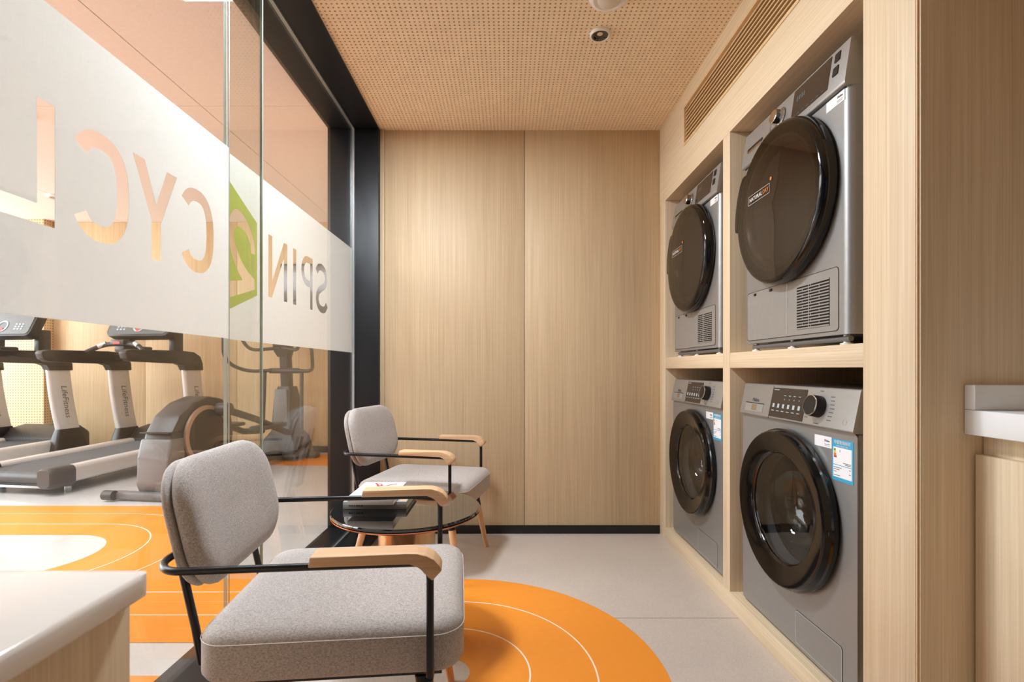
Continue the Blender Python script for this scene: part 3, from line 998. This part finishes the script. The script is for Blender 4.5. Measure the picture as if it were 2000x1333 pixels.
def make_dryer(label):
    t = thing('tumble_dryer', label, 'dryer', group='tumble dryers in the cabinet')
    b = MB()
    b.prism(rrect(-DW, DW, 0.0, .56, .022, 5), .030, .712, 'xy')
    b.build('body', 'steel', t)
    MB().box(-DW, DW, .05, .56, .713, .845, .004).build('top_cover', 'steel', t)
    pan = MB().prism([(.05, .712), (-.004, .712), (-.011, .716), (-.012, .722), (.0065, .842), (.012, .847), (.05, .847)], -DW, DW, 'yz', .002).build('control_panel', 'steel_panel', t)
    tl = math.atan(.0185 / .12)
    yf = lambda z: -.012 + (z - .722) * .0185 / .12

    def slab(name, mat, x0, x1, z0, z1, th, parent, r=.002):
        zc = (z0 + z1) / 2
        return MB().prism(rrect(x0, x1, -(z1 - z0) / 2, (z1 - z0) / 2, r, 2), -th, .001).xform(
            Matrix.Translation((0, yf(zc), zc)) @ RX(-tl, 4, 'X')).build(name, mat, parent)
    slab('display', 'display', .036, .222, .738, .836, .0012, pan)
    bm_ = MB()
    for k in range(7):
        bm_.box(.048 + k * .024, .060 + k * .024, -.0018, -.001, -.043, -.040)
    for k in range(4):
        bm_.box(.058 + k * .012, .066 + k * .012, -.0018, -.001, .004, .020)
    bm_.xform(Matrix.Translation((0, yf(.787), .787)) @ RX(-tl, 4, 'X')).build('display_icons', 'ink', pan, smooth=False)
    slab('button', 'black_matte', .239, .262, .802, .828, .0025, pan)
    slab('button', 'black_matte', .239, .262, .762, .788, .0025, pan)
    slab('drawer_handle', 'black_matte', -.262, -.150, .766, .778, .0012, pan, .004)
    slab('handle_lip', 'chrome', -.255, -.155, .758, .766, .003, pan, .003)
    slab('drawer_gap', 'black_matte', -.102, -.1005, .722, .842, .0006, pan)
    kn = MB().lathe([(.030, .001), (.030, -.003), (.025, -.005), (.0235, -.026), (.021, -.028)], axis='y', seg=36, cap1=True).xform(
        Matrix.Translation((-.038, yf(.79), .79)) @ RX(-tl, 4, 'X')).build('dial', 'chrome', t)
    MB().lathe([(.0315, .0005), (.0325, -.0012), (.031, -.0012)], axis='y', seg=36).xform(
        Matrix.Translation((-.038, yf(.79), .79)) @ RX(-tl, 4, 'X')).build('dial_ring', 'ink', kn)
    MB().box(-DW + .012, DW - .012, -.003, .004, .7095, .7125).build('panel_gap', 'black_matte', t, smooth=False)
    C = (0, 0, .4817)
    door = MB().lathe([(.258, -.001), (.264, -.010), (.262, -.034), (.256, -.045), (.247, -.0495), (.240, -.050), (.238, -.046), (.205, -.040)], C, 'y', 72).build('door', 'black_gloss', t)
    MB().lathe([(.247, -.0502), (.19, -.055), (.10, -.0585), (.001, -.060)], C, 'y', 64).build('door_glass', 'smoked', door)
    MB().lathe([(.206, -.040), (.198, -.036), (.185, -.018), (.15, -.010), (.08, -.007), (.001, -.006)], C, 'y', 56).lathe(
        [(.2385, -.0455), (.206, -.0405)], C, 'y', 56).build('door_liner', 'brown_dish', door)
    arc = [(r, a) for r, aa in ((.258, range(138, 187, 6)), (.279, range(184, 139, -6))) for a in aa]
    MB().prism([(r * math.cos(math.radians(a)), .4817 + r * math.sin(math.radians(a))) for r, a in arc], -.046, -.012, 'xz', .002).build('door_handle', 'black_gloss', door)
    # door lettering in its thin frame
    lx, lz = -.072, .4817 + .055
    yl = -.0605
    lettering('door_lettering', 'NATURAL', .0195, 'ink_white', door, facing(lx - .018, yl, lz))
    lettering('door_lettering', 'DRY', .0195, 'ink_orange', door, facing(lx + .049, yl, lz))
    sheet('lettering_frame', ring_poly(lx - .07, lx + .075, lz - .016, lz + .016, .004, .0012), 'lens', door, lambda a, q, c: (a, yl + c, q), .0003)
    MB().lathe([(.006, -.0602), (.006, -.0607), (.001, -.0607)], (lx + .082, 0, lz + .028), 'y', 16, cap1=True).build('door_mark', 'ink_orange', door)
    # lower service panel: outline, hatch and slotted grille
    sv = MB().prism(rrect(-.27, .256, .043, .222, .012, 4), -.0012, .002).build('service_panel', 'steel_grey', t)
    sheet('panel_outline', ring_poly(-.272, .258, .041, .224, .013, .0018), 'black_matte', sv, lambda a, q, c: (a, -.0006 + c, q), .0004)
    MB().box(-.0012, .0012, -.0017, .0, .046, .219).build('hatch_gap', 'alu', sv, smooth=False)
    for x in (-.21, -.10):
        MB().box(x - .008, x + .008, -.0045, 0, .208, .217, .001).build('latch', 'black_matte', sv)
    gx0, gx1, gz0, gz1 = .057, .219, .062, .196
    MB().box(gx0, gx1, -.0016, .0, gz0, gz1).build('grille_recess', 'void', sv, smooth=False)
    bm_ = MB()
    rows = 15
    p = (gz1 - gz0) / rows
    mid = gx0 + .40 * (gx1 - gx0)
    for k in range(rows + 1):
        z = gz0 + k * p
        bm_.box(gx0, gx1, -.0034, -.0012, z - .0020, z + .0020)
    bm_.box(mid - .0016, mid + .0016, -.0034, -.0012, gz0, gz1)
    for k in range(rows):
        z = gz0 + (k + .5) * p
        for x in ((gx0 + .20 * (gx1 - gx0), gx0 + .72 * (gx1 - gx0)) if k % 2 else (mid + .010,)):
            bm_.box(x - .0014, x + .0014, -.0034, -.0012, z - p / 2, z + p / 2)
    bm_.build('grille', 'steel_grey', sv, smooth=False)
    st = MB().box(.203, .282, -.0009, .0002, .679, .7085).build('sticker', 'white_label', t)
    lettering('sticker_lettering', 'Midea', .0095, 'ink', st, facing(.263, -.0013, .698))
    MB().box(.250, .274, -.0013, -.0008, .688, .6892).box(.252, .272, -.0013, -.0008, .684, .685).build('print_line', 'ink', st, smooth=False)
    # base rail and feet
    MB().tube([(-.25, .015, .018), (.285, .015, .018)], .008, 10).build('base_rail', 'gym_grey', t)
    for x in (-.24, .0, .26):
        MB().lathe([(.016, 0), (.016, .006), (.008, .008), (.008, .031)], (x, .02, 0), seg=14, cap0=True, cap1=True).build('foot', 'white_plastic', t)
    return t


wm = make_washer('dark silver front-loading washing machine in the near lower niche, by the pillar')
wm.location, wm.rotation_euler = (.939, 1.653, PL), (0, 0, -PI / 2)
wm2 = copy_tree(wm)
wm2['label'] = 'dark silver front-loading washing machine in the far lower niche, nearest the back wall'
wm2.location = (.939, 2.478, PL)
dr = make_dryer('silver tumble dryer with smoked round door in the near upper niche, by the pillar')
dr.location, dr.rotation_euler = (.933, 1.6525, SH1), (0, 0, -PI / 2)
dr2 = copy_tree(dr)
dr2['label'] = 'silver tumble dryer with smoked round door in the far upper niche, nearest the back wall'
dr2.location = (.933, 2.478, SH1)

# ------------------------------------------------------------------ vanity on the right
va = thing('vanity_unit', 'pale oak vanity cabinet under the white counter at the right edge', 'cabinet')
MB().box(1.053, 1.67, 0.365, 1.098, .10, .836, .001).build('body', 'oak', va)
MB().box(1.08, 1.67, .365, 1.098, 0, .10).build('plinth', 'black_base', va)
for ya, yb in ((.732, 1.094), (.367, .729)):
    MB().box(1.032, 1.0525, ya, yb, .105, .7925, .0012).build('door', 'oak', va)
ct = thing('vanity_counter', 'white stone counter with raised side splash at the right edge', 'counter')
MB().box(1.0115, 1.67, .362, 1.0985, .8365, .891, .002).build('worktop', 'marble', ct)
MB().box(1.0115, 1.67, 1.0735, 1.0985, .8915, .9455, .002).build('side_splash', 'marble', ct)

MB().box(.916, 1.67, .28, .36, 0, CZ - .0005, .001).build('end_panel', 'oak', va)  # added unseen near panel, keeps light out of the alcove
MB().box(.93, 1.67, .361, 1.0985, 1.86, CZ - .0005, .001).build('alcove_light_block', 'oak', va)  # added unseen box over the alcove, blocks light bounced from the ceiling

# ------------------------------------------------------------------ white-topped table at the lower left
tb = thing('side_counter', 'white-topped counter with oak base in the lower left foreground', 'counter')
tp = rrect(-.872, -.4405, -.5, .622, .022, 6)
ins = lambda d: [(max(-.872 + d, min(-.4405 - d, a)), max(-.5 + d, min(.622 - d, c))) for a, c in tp]
MB().loft([[(a, c, .701) for a, c in ins(.004)], [(a, c, .705) for a, c in ins(0)], [(a, c, .724) for a, c in ins(0)],
           [(a, c, .7285) for a, c in ins(.003)], [(a, c, .73) for a, c in ins(.007)]]).build('table_top', 'white_top', tb)
MB().box(-.86, -.468, -.48, .617, 0.0, .7005, .001).build('base', 'oak', tb)

# ------------------------------------------------------------------ armchairs
def make_chair(label):
    t = thing('armchair', label, 'armchair', group='grey armchairs by the glass wall')
    # seat cushion
    x0, x1, y0, y1 = -.248, .303, -.252, .252
    rings = [(.020, .338), (.006, .342), (0, .352), (0, .415), (.002, .425), (.008, .436), (.022, .445), (.05, .4505), (.10, .4545), (.16, .456), (.22, .4565)]
    loops = []
    for d, z in rings:
        loops.append([(a, c, z) for a, c in rrect(x0 + d, x1 - d, y0 + d, y1 - d, max(.065 - d, .012), 7)])
    seat = MB().loft(loops).build('seat', 'fabric', t, angle=80)
    lp = [(a, c, .4215) for a, c in rrect(x0 - .0008, x1 + .0008, y0 - .0008, y1 + .0008, .0655, 7)]
    MB().tube(lp, .0009, 5, closed=True).build('seam', 'thread', seat)
    # backrest: front cushion and back shell, bent and leaning
    yw, zh = .225, .145
    lean = math.radians(13)

    def place(pts):
        out = []
        for x, y, z in pts:
            x += .45 * y * y
            out.append((-.275 + x * math.cos(lean) - (z + zh) * math.sin(lean), y, .495 + (z + zh) * math.cos(lean) + x * math.sin(lean)))
        return out

    def pad(rings, name, inset=0.0):
        lps = []
        for d, x in rings:
            d += inset
            lps.append(place([(x, a, c) for a, c in rrect(-yw + d, yw - d, -zh + d, zh - d, max(.105 - d, .01), 8)]))
        return MB().loft(lps).build(name, 'fabric', t, angle=80)
    bk = pad([(.03, .0), (.012, .002), (.003, .008), (0, .016), (.0, .026), (.005, .036), (.016, .043), (.035, .0475), (.07, .050), (.11, .051), (.14, .0512)], 'backrest')
    pad([(.05, -.024), (.02, -.0225), (.008, -.018), (.003, -.010), (.006, -.003), (.014, -.0005)], 'back_shell')
    # arm hoop: one bent rod from seat, along the arm, round the back
    hz, hy = .5815, .27
    half = [(.233, -hy, .345), (.233, -hy, hz), (-.280, -hy, hz)]
    path = half + [(-.316, -hy + .05, hz)] + [(-.316, hy - .05, hz)] + [(x, -y, z) for x, y, z in reversed(half)]
    MB().tube(smooth_path(path, .035, 6), .0078, 10).build('arm_hoop', 'rod', t)
    for s in (-1, 1):
        o = [(-.012, .5885), (.186, .5885)]
        o += [(.186 + .036 * math.sin(a), .5525 + .036 * math.cos(a)) for a in (PI / 2 * k / 6 for k in range(1, 6))]
        o += [(.2310, .5535), (.2500, .5735), (.245, .584), (.234, .5965), (.218, .605), (.200, .6090), (.180, .6100), (-.008, .6100)]
        o = [(x_ + .008, z_) for x_, z_ in o]
        arm = MB().prism(o, s * hy - .026, s * hy + .026, 'xz', .0025).build('armrest', 'beech', t)
        for xs_ in (.03, .155):
            MB().lathe([(.004, .5835), (.004, .589)], (xs_, s * hy + .012, 0), seg=10, cap0=True).build('screw', 'rod', arm)
        MB().tube(smooth_path([(.233, s * hy, .345), (.233, s * .225, .332), (.1, s * .2, .332)], .02, 5), .0078, 8).build('arm_bracket', 'rod', t)
        # rear upright carrying the backrest
        MB().tube([(-.10, s * .17, .331), (-.235, s * .17, .333), (-.262, s * .17, .345), (-.275, s * .17, .42), (-.305, s * .17, .56), (-.326, s * .165, .65)], .0085, 10).build('back_upright', 'rod', t)
    b = MB()
    b.box(-.21, .255, -.215, -.185, .318, .3375).box(-.21, .255, .185, .215, .318, .3375)
    b.box(-.21, -.18, -.185, .185, .318, .3375).box(.225, .255, -.185, .185, .318, .3375)
    b.build('seat_frame', 'rod', t, smooth=False)
    for sx in (-1, 1):
        for s in (-1, 1):
            top = Vector((.215 if sx > 0 else -.19, s * .208, .318))
            foot = Vector((.268 if sx > 0 else -.262, s * .262, 0.0))
            mid = top.lerp(foot, .24)
            leg = MB().tube([mid, foot], .015, 14, radii=[.0175, .0115]).build('leg', 'beech_leg', t)
            MB().tube([top, mid.lerp(top, -.005)], .018, 14, radii=[.0195, .0180]).build('ferrule', 'rod', leg)
    return t


ch1 = make_chair('grey upholstered armchair in the foreground beside the white counter')
ch1.location, ch1.rotation_euler = (-.416, 1.270, 0), (0, 0, math.radians(5.5))
ch2 = copy_tree(ch1)
ch2['label'] = 'grey upholstered armchair in the corner by the oak back wall, behind the round table'
ch2.location, ch2.rotation_euler = (-.428, 2.541, 0), (0, 0, math.radians(-12))

# ------------------------------------------------------------------ round table with books
TX, TY, TZ = -.3565, 1.7735, .4895
tt = thing('round_table', 'low round table with black glass top between the armchairs', 'table', (TX, TY, 0))
MB().lathe([(.001, TZ - .012), (.256, TZ - .012), (.260, TZ - .009), (.260, TZ - .003), (.257, TZ), (.001, TZ)], seg=72).build('table_top', 'table_glass', tt)
MB().lathe([(.001, TZ - .021), (.250, TZ - .021), (.2595, TZ - .0155), (.2595, TZ - .0125), (.001, TZ - .0125)], seg=72).build('under_rim', 'copper', tt)
MB().lathe([(.001, 0.0), (.17, 0.0), (.172, .004), (.165, .010), (.105, .016), (.100, .03), (.100, TZ - .0215)], seg=56).build('drum_base', 'brass', tt)

bk1 = thing('book', 'large grey hardback book lying under the white book', 'book', (0, 0, 0), group='books on the round table')
z0 = TZ + .0004
MB().box(-.5735, -.3515, 1.738, 1.935, z0, z0 + .003, .0006).box(-.5735, -.3515, 1.738, 1.935, z0 + .0225, z0 + .026, .0006).box(-.5735, -.3515, 1.7375, 1.741, z0, z0 + .026, .0006).build('cover', 'book_grey', bk1)
MB().box(-.570, -.355, 1.7415, 1.931, z0 + .003, z0 + .0225).build('pages', 'paper', bk1)
MB().box(-.378, -.3545, 1.748, 1.90, z0 + .0260, z0 + .0264).build('cover_picture', 'peach', bk1, smooth=False)
bm_ = MB()
for k, w in enumerate((.006, .004, .003, .007, .005, .006)):
    bm_.box(-.5525 + k * .0085, -.5525 + k * .0085 + w, 1.7368, 1.7376, z0 + .0095, z0 + .0165)
bm_.build('spine_print', 'ink', bk1, smooth=False)
bk2 = thing('book', 'small white book with red drawing lying on the grey book', 'book', group='books on the round table')
z1 = z0 + .0268
MB().box(-.5435, -.388, 1.692, 1.915, z1, z1 + .002, .0005).box(-.5435, -.388, 1.692, 1.915, z1 + .026, z1 + .028, .0005).box(-.5435, -.388, 1.692, 1.694, z1, z1 + .028, .0005).build('cover', 'paper', bk2)
MB().box(-.541, -.391, 1.6945, 1.912, z1 + .002, z1 + .026).build('pages', 'white_label', bk2)
sheet('cover_drawing', [stroke(catmull([(-.50, 1.895), (-.487, 1.872), (-.478, 1.848), (-.468, 1.862), (-.452, 1.85), (-.435, 1.872), (-.415, 1.882)], 5), .008),
                        stroke(catmull([(-.485, 1.885), (-.474, 1.878), (-.466, 1.85)], 5), .005)], 'ink_red', bk2, lambda a, c, d: (a, c, z1 + .0285 + d), .0002)

# ------------------------------------------------------------------ gym equipment beyond the glass
def make_treadmill(label):
    """local: x right, y forward (to the gym wall), z up; origin under the middle of the rear end"""
    t = thing('treadmill', label, 'treadmill', group='treadmills in the gym')
    MB().prism([(.02, .06), (1.45, .10), (1.45, .20), (.02, .165)], -.33, .33, 'yz').build('deck', 'gym_dark', t)
    MB().prism([(.0, .158), (.015, .172), (1.44, .212), (1.44, .205)], -.265, .265, 'yz').build('running_belt', 'belt', t)
    MB().tube([(-.30, .03, .125), (.30, .03, .125)], .045, 18).build('roller', 'gym_dark', t)
    MB().box(-.29, .29, -.005, .012, .055, .072, .003).build('rear_bar', 'alu', t)
    for s in (-1, 1):
        MB().loft([[(s * (.335 + a), y, z + dz) for a, z in rrect(-.055, .055, .075, .205, .03, 5)] for y, dz in ((.13, 0), (1.42, .035))]).build('side_rail', 'gym_silver', t)
        MB().loft([[(s * (.335 + a * k), y, .14 + (z - .14) * k) for a, z in rrect(-.065, .065, .055, .212, .04, 6)] for y, k in ((-.05, .80), (-.03, .97), (.0, 1), (.135, 1))]).build('end_cap', 'gym_dark', t)
        MB().lathe([(.022, 0), (.024, .01), (.024, .04), (.012, .045), (.012, .085)], (s * .30, .16, 0), seg=14, cap0=True, cap1=True).build('foot', 'alu', t)
        # upright: slanting plate with a black foot and a black top that bends into the handrail
        def pl(y0, y1, z, hw=.026, dx=0.0):
            return [(s * .41 + dx + a, c, z) for a, c in rrect(-hw, hw, y0, y1, .02, 3)]
        up = MB().loft([pl(1.255, 1.47, .34, .03), pl(1.215, 1.435, .52), pl(1.185, 1.405, .70), pl(1.16, 1.375, .94)]).build('upright', 'gym_silver', t)
        MB().loft([pl(1.20, 1.56, .10, .05), pl(1.225, 1.52, .24, .045), pl(1.255, 1.475, .345, .034)]).build('upright_foot', 'gym_black', up)
        lettering('side_lettering', 'LifeFitness', .078, 'ink', up,
                  Matrix(((0, 0, 1, s * .41 + .0272), (.156, .988, 0, 1.325), (-.988, .156, 0, .62), (0, 0, 0, 1))), shear=.25)
        prof = [(1.39, .93), (1.385, 1.0), (1.35, 1.07), (1.27, 1.11), (1.12, 1.118), (.58, 1.112), (.525, 1.10), (.512, 1.08), (.53, 1.03), (.57, 1.008), (.85, 1.0), (1.08, .995), (1.14, .985), (1.16, .93)]
        MB().prism(prof, s * .41 - .035, s * .41 + .035, 'yz', .006).build('handrail', 'gym_black', t)
    MB().loft([[(a, y, z) for a, z in rrect(-w, w, .08, hh, .05, 5)] for y, w, hh in ((1.33, .36, .235), (1.42, .38, .33), (1.55, .37, .36), (1.66, .33, .30))]).build('motor_cover', 'gym_black', t)
    MB().box(-.40, .40, 1.18, 1.30, 1.02, 1.09, .015).build('cross_bar', 'gym_black', t)
    # grip bar in front of the console
    MB().tube(smooth_path([(-.30, .84, 1.10), (-.17, .90, 1.175), (.17, .90, 1.175), (.30, .84, 1.10)], .12, 8), .021, 12).build('grip_bar', 'gym_black', t)
    for s in (-1, 1):
        MB().tube([(s * .15, .90, 1.180), (s * .21, .875, 1.153)], .0225, 12).build('pulse_sensor', 'alu', t)
    MB().box(-.05, .05, .88, 1.2, 1.10, 1.16, .012).build('grip_stem', 'gym_dark', t)
    rp = MB().box(-.07, .07, .855, .93, 1.165, 1.215, .01).build('remote_pad', 'gym_dark', t)
    MB().box(-.035, .035, .852, .856, 1.175, 1.195).build('remote_buttons', 'ink_red', rp, smooth=False)
    for s in (-1, 1):
        MB().box(s * .27 - .03, s * .27 + .03, 1.18, 1.30, 1.06, 1.33, .012).build('console_arm', 'gym_black', t)
    k = RX(math.radians(-24), 4, 'X')
    T = Matrix.Translation((0, 1.15, 1.405)) @ k
    co = MB().prism(rrect(-.335, .335, -.17, .20, .05, 5), -.025, .06, 'xz', .008).xform(T).build('console', 'gym_black', t)
    MB().prism(rrect(-.312, .312, -.150, .185, .035, 5), -.029, -.024, 'xz').xform(T).build('console_face', 'console', co)
    b = MB()
    for sx in (-1, 1):
        for i in range(3):
            for j in range(3):
                x = sx * (.15 + i * .036)
                b.box(x - .011, x + .011, -.032, -.028, -.052 - j * .026, -.038 - j * .026)
    b.xform(T).build('console_buttons', 'pad', co, smooth=False)
    MB().lathe([(.045, -.029), (.058, -.030), (.060, -.033), (.046, -.033)], (0, 0, -.065), 'y', 24).xform(T).build('console_dial', 'pad', co)
    MB().lathe([(.02, -.030), (.02, -.034), (.001, -.034)], (0, 0, -.10), 'y', 16, cap1=True).xform(T).build('stop_button', 'ink_red', co)
    return t


tm = make_treadmill('treadmill with silver uprights nearest the elliptical trainer')
tm.location, tm.rotation_euler = (-3.71, 3.72, GZ), (0, 0, math.radians(-8))
tm2 = copy_tree(tm)
tm2['label'] = 'treadmill with silver uprights at the left edge, further from the elliptical trainer'
tm2.location = (-5.03, 3.72, GZ)


def make_elliptical(label):
    """local: y forward to the gym wall, x right; origin on the floor under the middle of the drive housing"""
    t = thing('elliptical_trainer', label, 'elliptical trainer')
    # drive housing at the rear
    prof = [(-.30, .05), (-.33, .12), (-.31, .30), (-.285, .47), (-.20, .60), (-.06, .69), (.10, .73), (.27, .70), (.37, .58), (.40, .40), (.36, .20), (.28, .08), (.20, .05)]
    hs = MB().prism(prof, -.105, .115, 'yz', .03).build('drive_housing', 'gym_dark', t)
    MB().prism([(-.312, .05), (-.342, .12), (-.322, .30), (-.300, .44), (-.16, .44), (-.16, .05)], -.118, .128, 'yz', .02).build('rear_cover', 'gym_grey', hs)
    MB().box(-.112, .122, -.31, .10, .478, .486, .002).build('cover_seam', 'gym_black', hs)
    for s in (-1, 1):
        c = (s * .128 + (.005 if s > 0 else -.005), .05, .43)
        MB().lathe([(.001, 0), (.205, 0), (.205, s * .012), (.18, s * .018), (.001, s * .018)], c, 'x', 40).build('crank_disc', 'gym_black', t)
        MB().lathe([(.195, s * .014), (.228, s * .010), (.228, -s * .01), (.195, -s * .004)], c, 'x', 48).build('disc_ring', 'ring_bronze', t)
        hub = (s * .19, .17, .62)
        MB().lathe([(.001, -.05), (.05, -.05), (.052, .0), (.05, .05), (.001, .05)], hub, 'x', 24).build('crank_hub', 'gym_dark', t)
        MB().tube([hub, (s * .215, .55, .50), (s * .23, 1.0, .33), (s * .215, 1.30, .30)], .03, 10).build('pedal_arm', 'gym_black', t)
        MB().box(s * .215 - .075, s * .215 + .075, .55, .92, .40, .435, .012).build('foot_pedal', 'gym_black', t)
        MB().tube([(s * .215, 1.30, .30), (s * .205, 1.32, .92)], .019, 10).build('swing_link', 'gym_dark', t)
        MB().tube(smooth_path([(s * .13, 1.33, .93), (s * .36, 1.25, .915), (s * .47, 1.05, 1.02), (s * .44, 1.0, 1.55)], .14, 8), .018, 10).build('swing_handle', 'gym_black', t)
        MB().tube(smooth_path([(s * .02, 1.28, 1.16), (s * .27, 1.16, 1.13), (s * .30, 1.05, 1.28), (s * .24, 1.1, 1.34)], .09, 8), .017, 10).build('fixed_handle', 'gym_black', t)
    MB().box(-.30, .30, -.36, -.29, .01, .065, .015).build('rear_stabilizer', 'gym_grey', t)
    for s in (-1, 1):
        MB().tube([(s * .25, -.37, .045), (s * .33, -.37, .045)], .035, 14).build('wheel', 'gym_dark', t)
    MB().box(-.06, .06, -.28, 1.55, .04, .11, .01).build('base_beam', 'gym_black', t)
    MB().box(-.31, .31, 1.42, 1.52, .0, .06, .02).build('front_stabilizer', 'gym_black', t)
    MB().loft([[(a * 1.0, 1.40 + c, z) for a, c in rrect(-w, w, -d, d, .03, 4)] for z, w, d in ((.05, .20, .20), (.22, .17, .17), (.30, .11, .14), (.62, .095, .115), (.76, .075, .08))]).build('mast_shroud', 'gym_dark', t)
    MB().prism([(-.085, .31), (.085, .31), (.065, .735), (-.065, .735)], 1.268, 1.30, 'xz', .006).build('shroud_cover', 'gym_grey', t)
    MB().loft([[(a, y + c, z) for a, c in rrect(-.052, .052, -.045, .045, .02, 4)] for y, z in ((1.40, .70), (1.36, 1.12))]).build('mast', 'gym_black', t)
    MB().tube([(-.16, 1.345, .925), (.16, 1.345, .925)], .028, 12).build('pivot_bar', 'gym_dark', t)
    MB().loft([[(a, y + c, z) for a, c in rrect(-w, w, -.05, .05, .02, 4)] for y, z, w in ((1.35, 1.07, .06), (1.33, 1.13, .09), (1.30, 1.26, .095), (1.27, 1.34, .14))]).build('console_neck', 'gym_black', t)
    T = Matrix.Translation((0, 1.28, 1.50)) @ RX(math.radians(-22), 4, 'X')
    co = MB().prism(rrect(-.22, .22, -.17, .17, .04, 5), -.02, .05, 'xz', .008).xform(T).build('console', 'gym_black', t)
    MB().prism(rrect(-.2, .2, -.15, .15, .03, 5), -.024, -.019, 'xz').xform(T).build('console_face', 'console', co)
    return t


el = make_elliptical('dark elliptical trainer with copper ringed drive wheel behind the glass')
el.location, el.rotation_euler = (-2.49, 3.86, GZ), (0, 0, math.radians(-7))

tv = thing('wall_screen', 'dark flat screen mounted on the gym wall', 'screen', (0, 0, 0))
MB().box(-2.54, -1.25, GY - .06, GY - .001, 1.36, 2.165, .004).build('housing', 'gym_black', tv)
MB().box(-2.52, -1.27, GY - .063, GY - .0595, 1.38, 2.145).build('screen', 'screen', tv, smooth=False)

sp_ = thing('wall_speaker', 'dark round speaker on the gym side wall beside the black frame', 'speaker', (-1.0505, 3.26, 2.06))
MB().lathe([(.001, 0), (.146, 0), (.146, -.045), (.13, -.075), (.08, -.095), (.001, -.10)], axis='x', seg=40).build('body', 'gym_black', sp_)
MB().lathe([(.148, -.030), (.150, -.036), (.148, -.042)], axis='x', seg=40).build('ring', 'gym_dark', sp_)

for x, y, lab in ((-3.20, 3.24, 'round white gym downlight seen through the letter L'), (-4.33, 4.78, 'round white gym downlight seen through the big letter C')):
    d = thing('gym_downlight', lab, 'light', (x, y, GC), group='gym downlights')
    MB().lathe([(.05, -.001), (.07, -.001), (.07, -.02), (.062, -.026), (.052, -.022), (.05, -.001)], seg=32).build('rim', 'white_plastic', d)
    MB().lathe([(.051, -.012), (.001, -.010)], seg=24).build('lamp_lens', 'lens', d)

# print, slots and key pads too fine to pick apart
for o in bpy.data.objects:
    if o.name.split('.')[0] in ('display_icons', 'dial_marks', 'print_line', 'grille', 'console_buttons', 'spine_print'):
        o['kind'] = 'stuff'
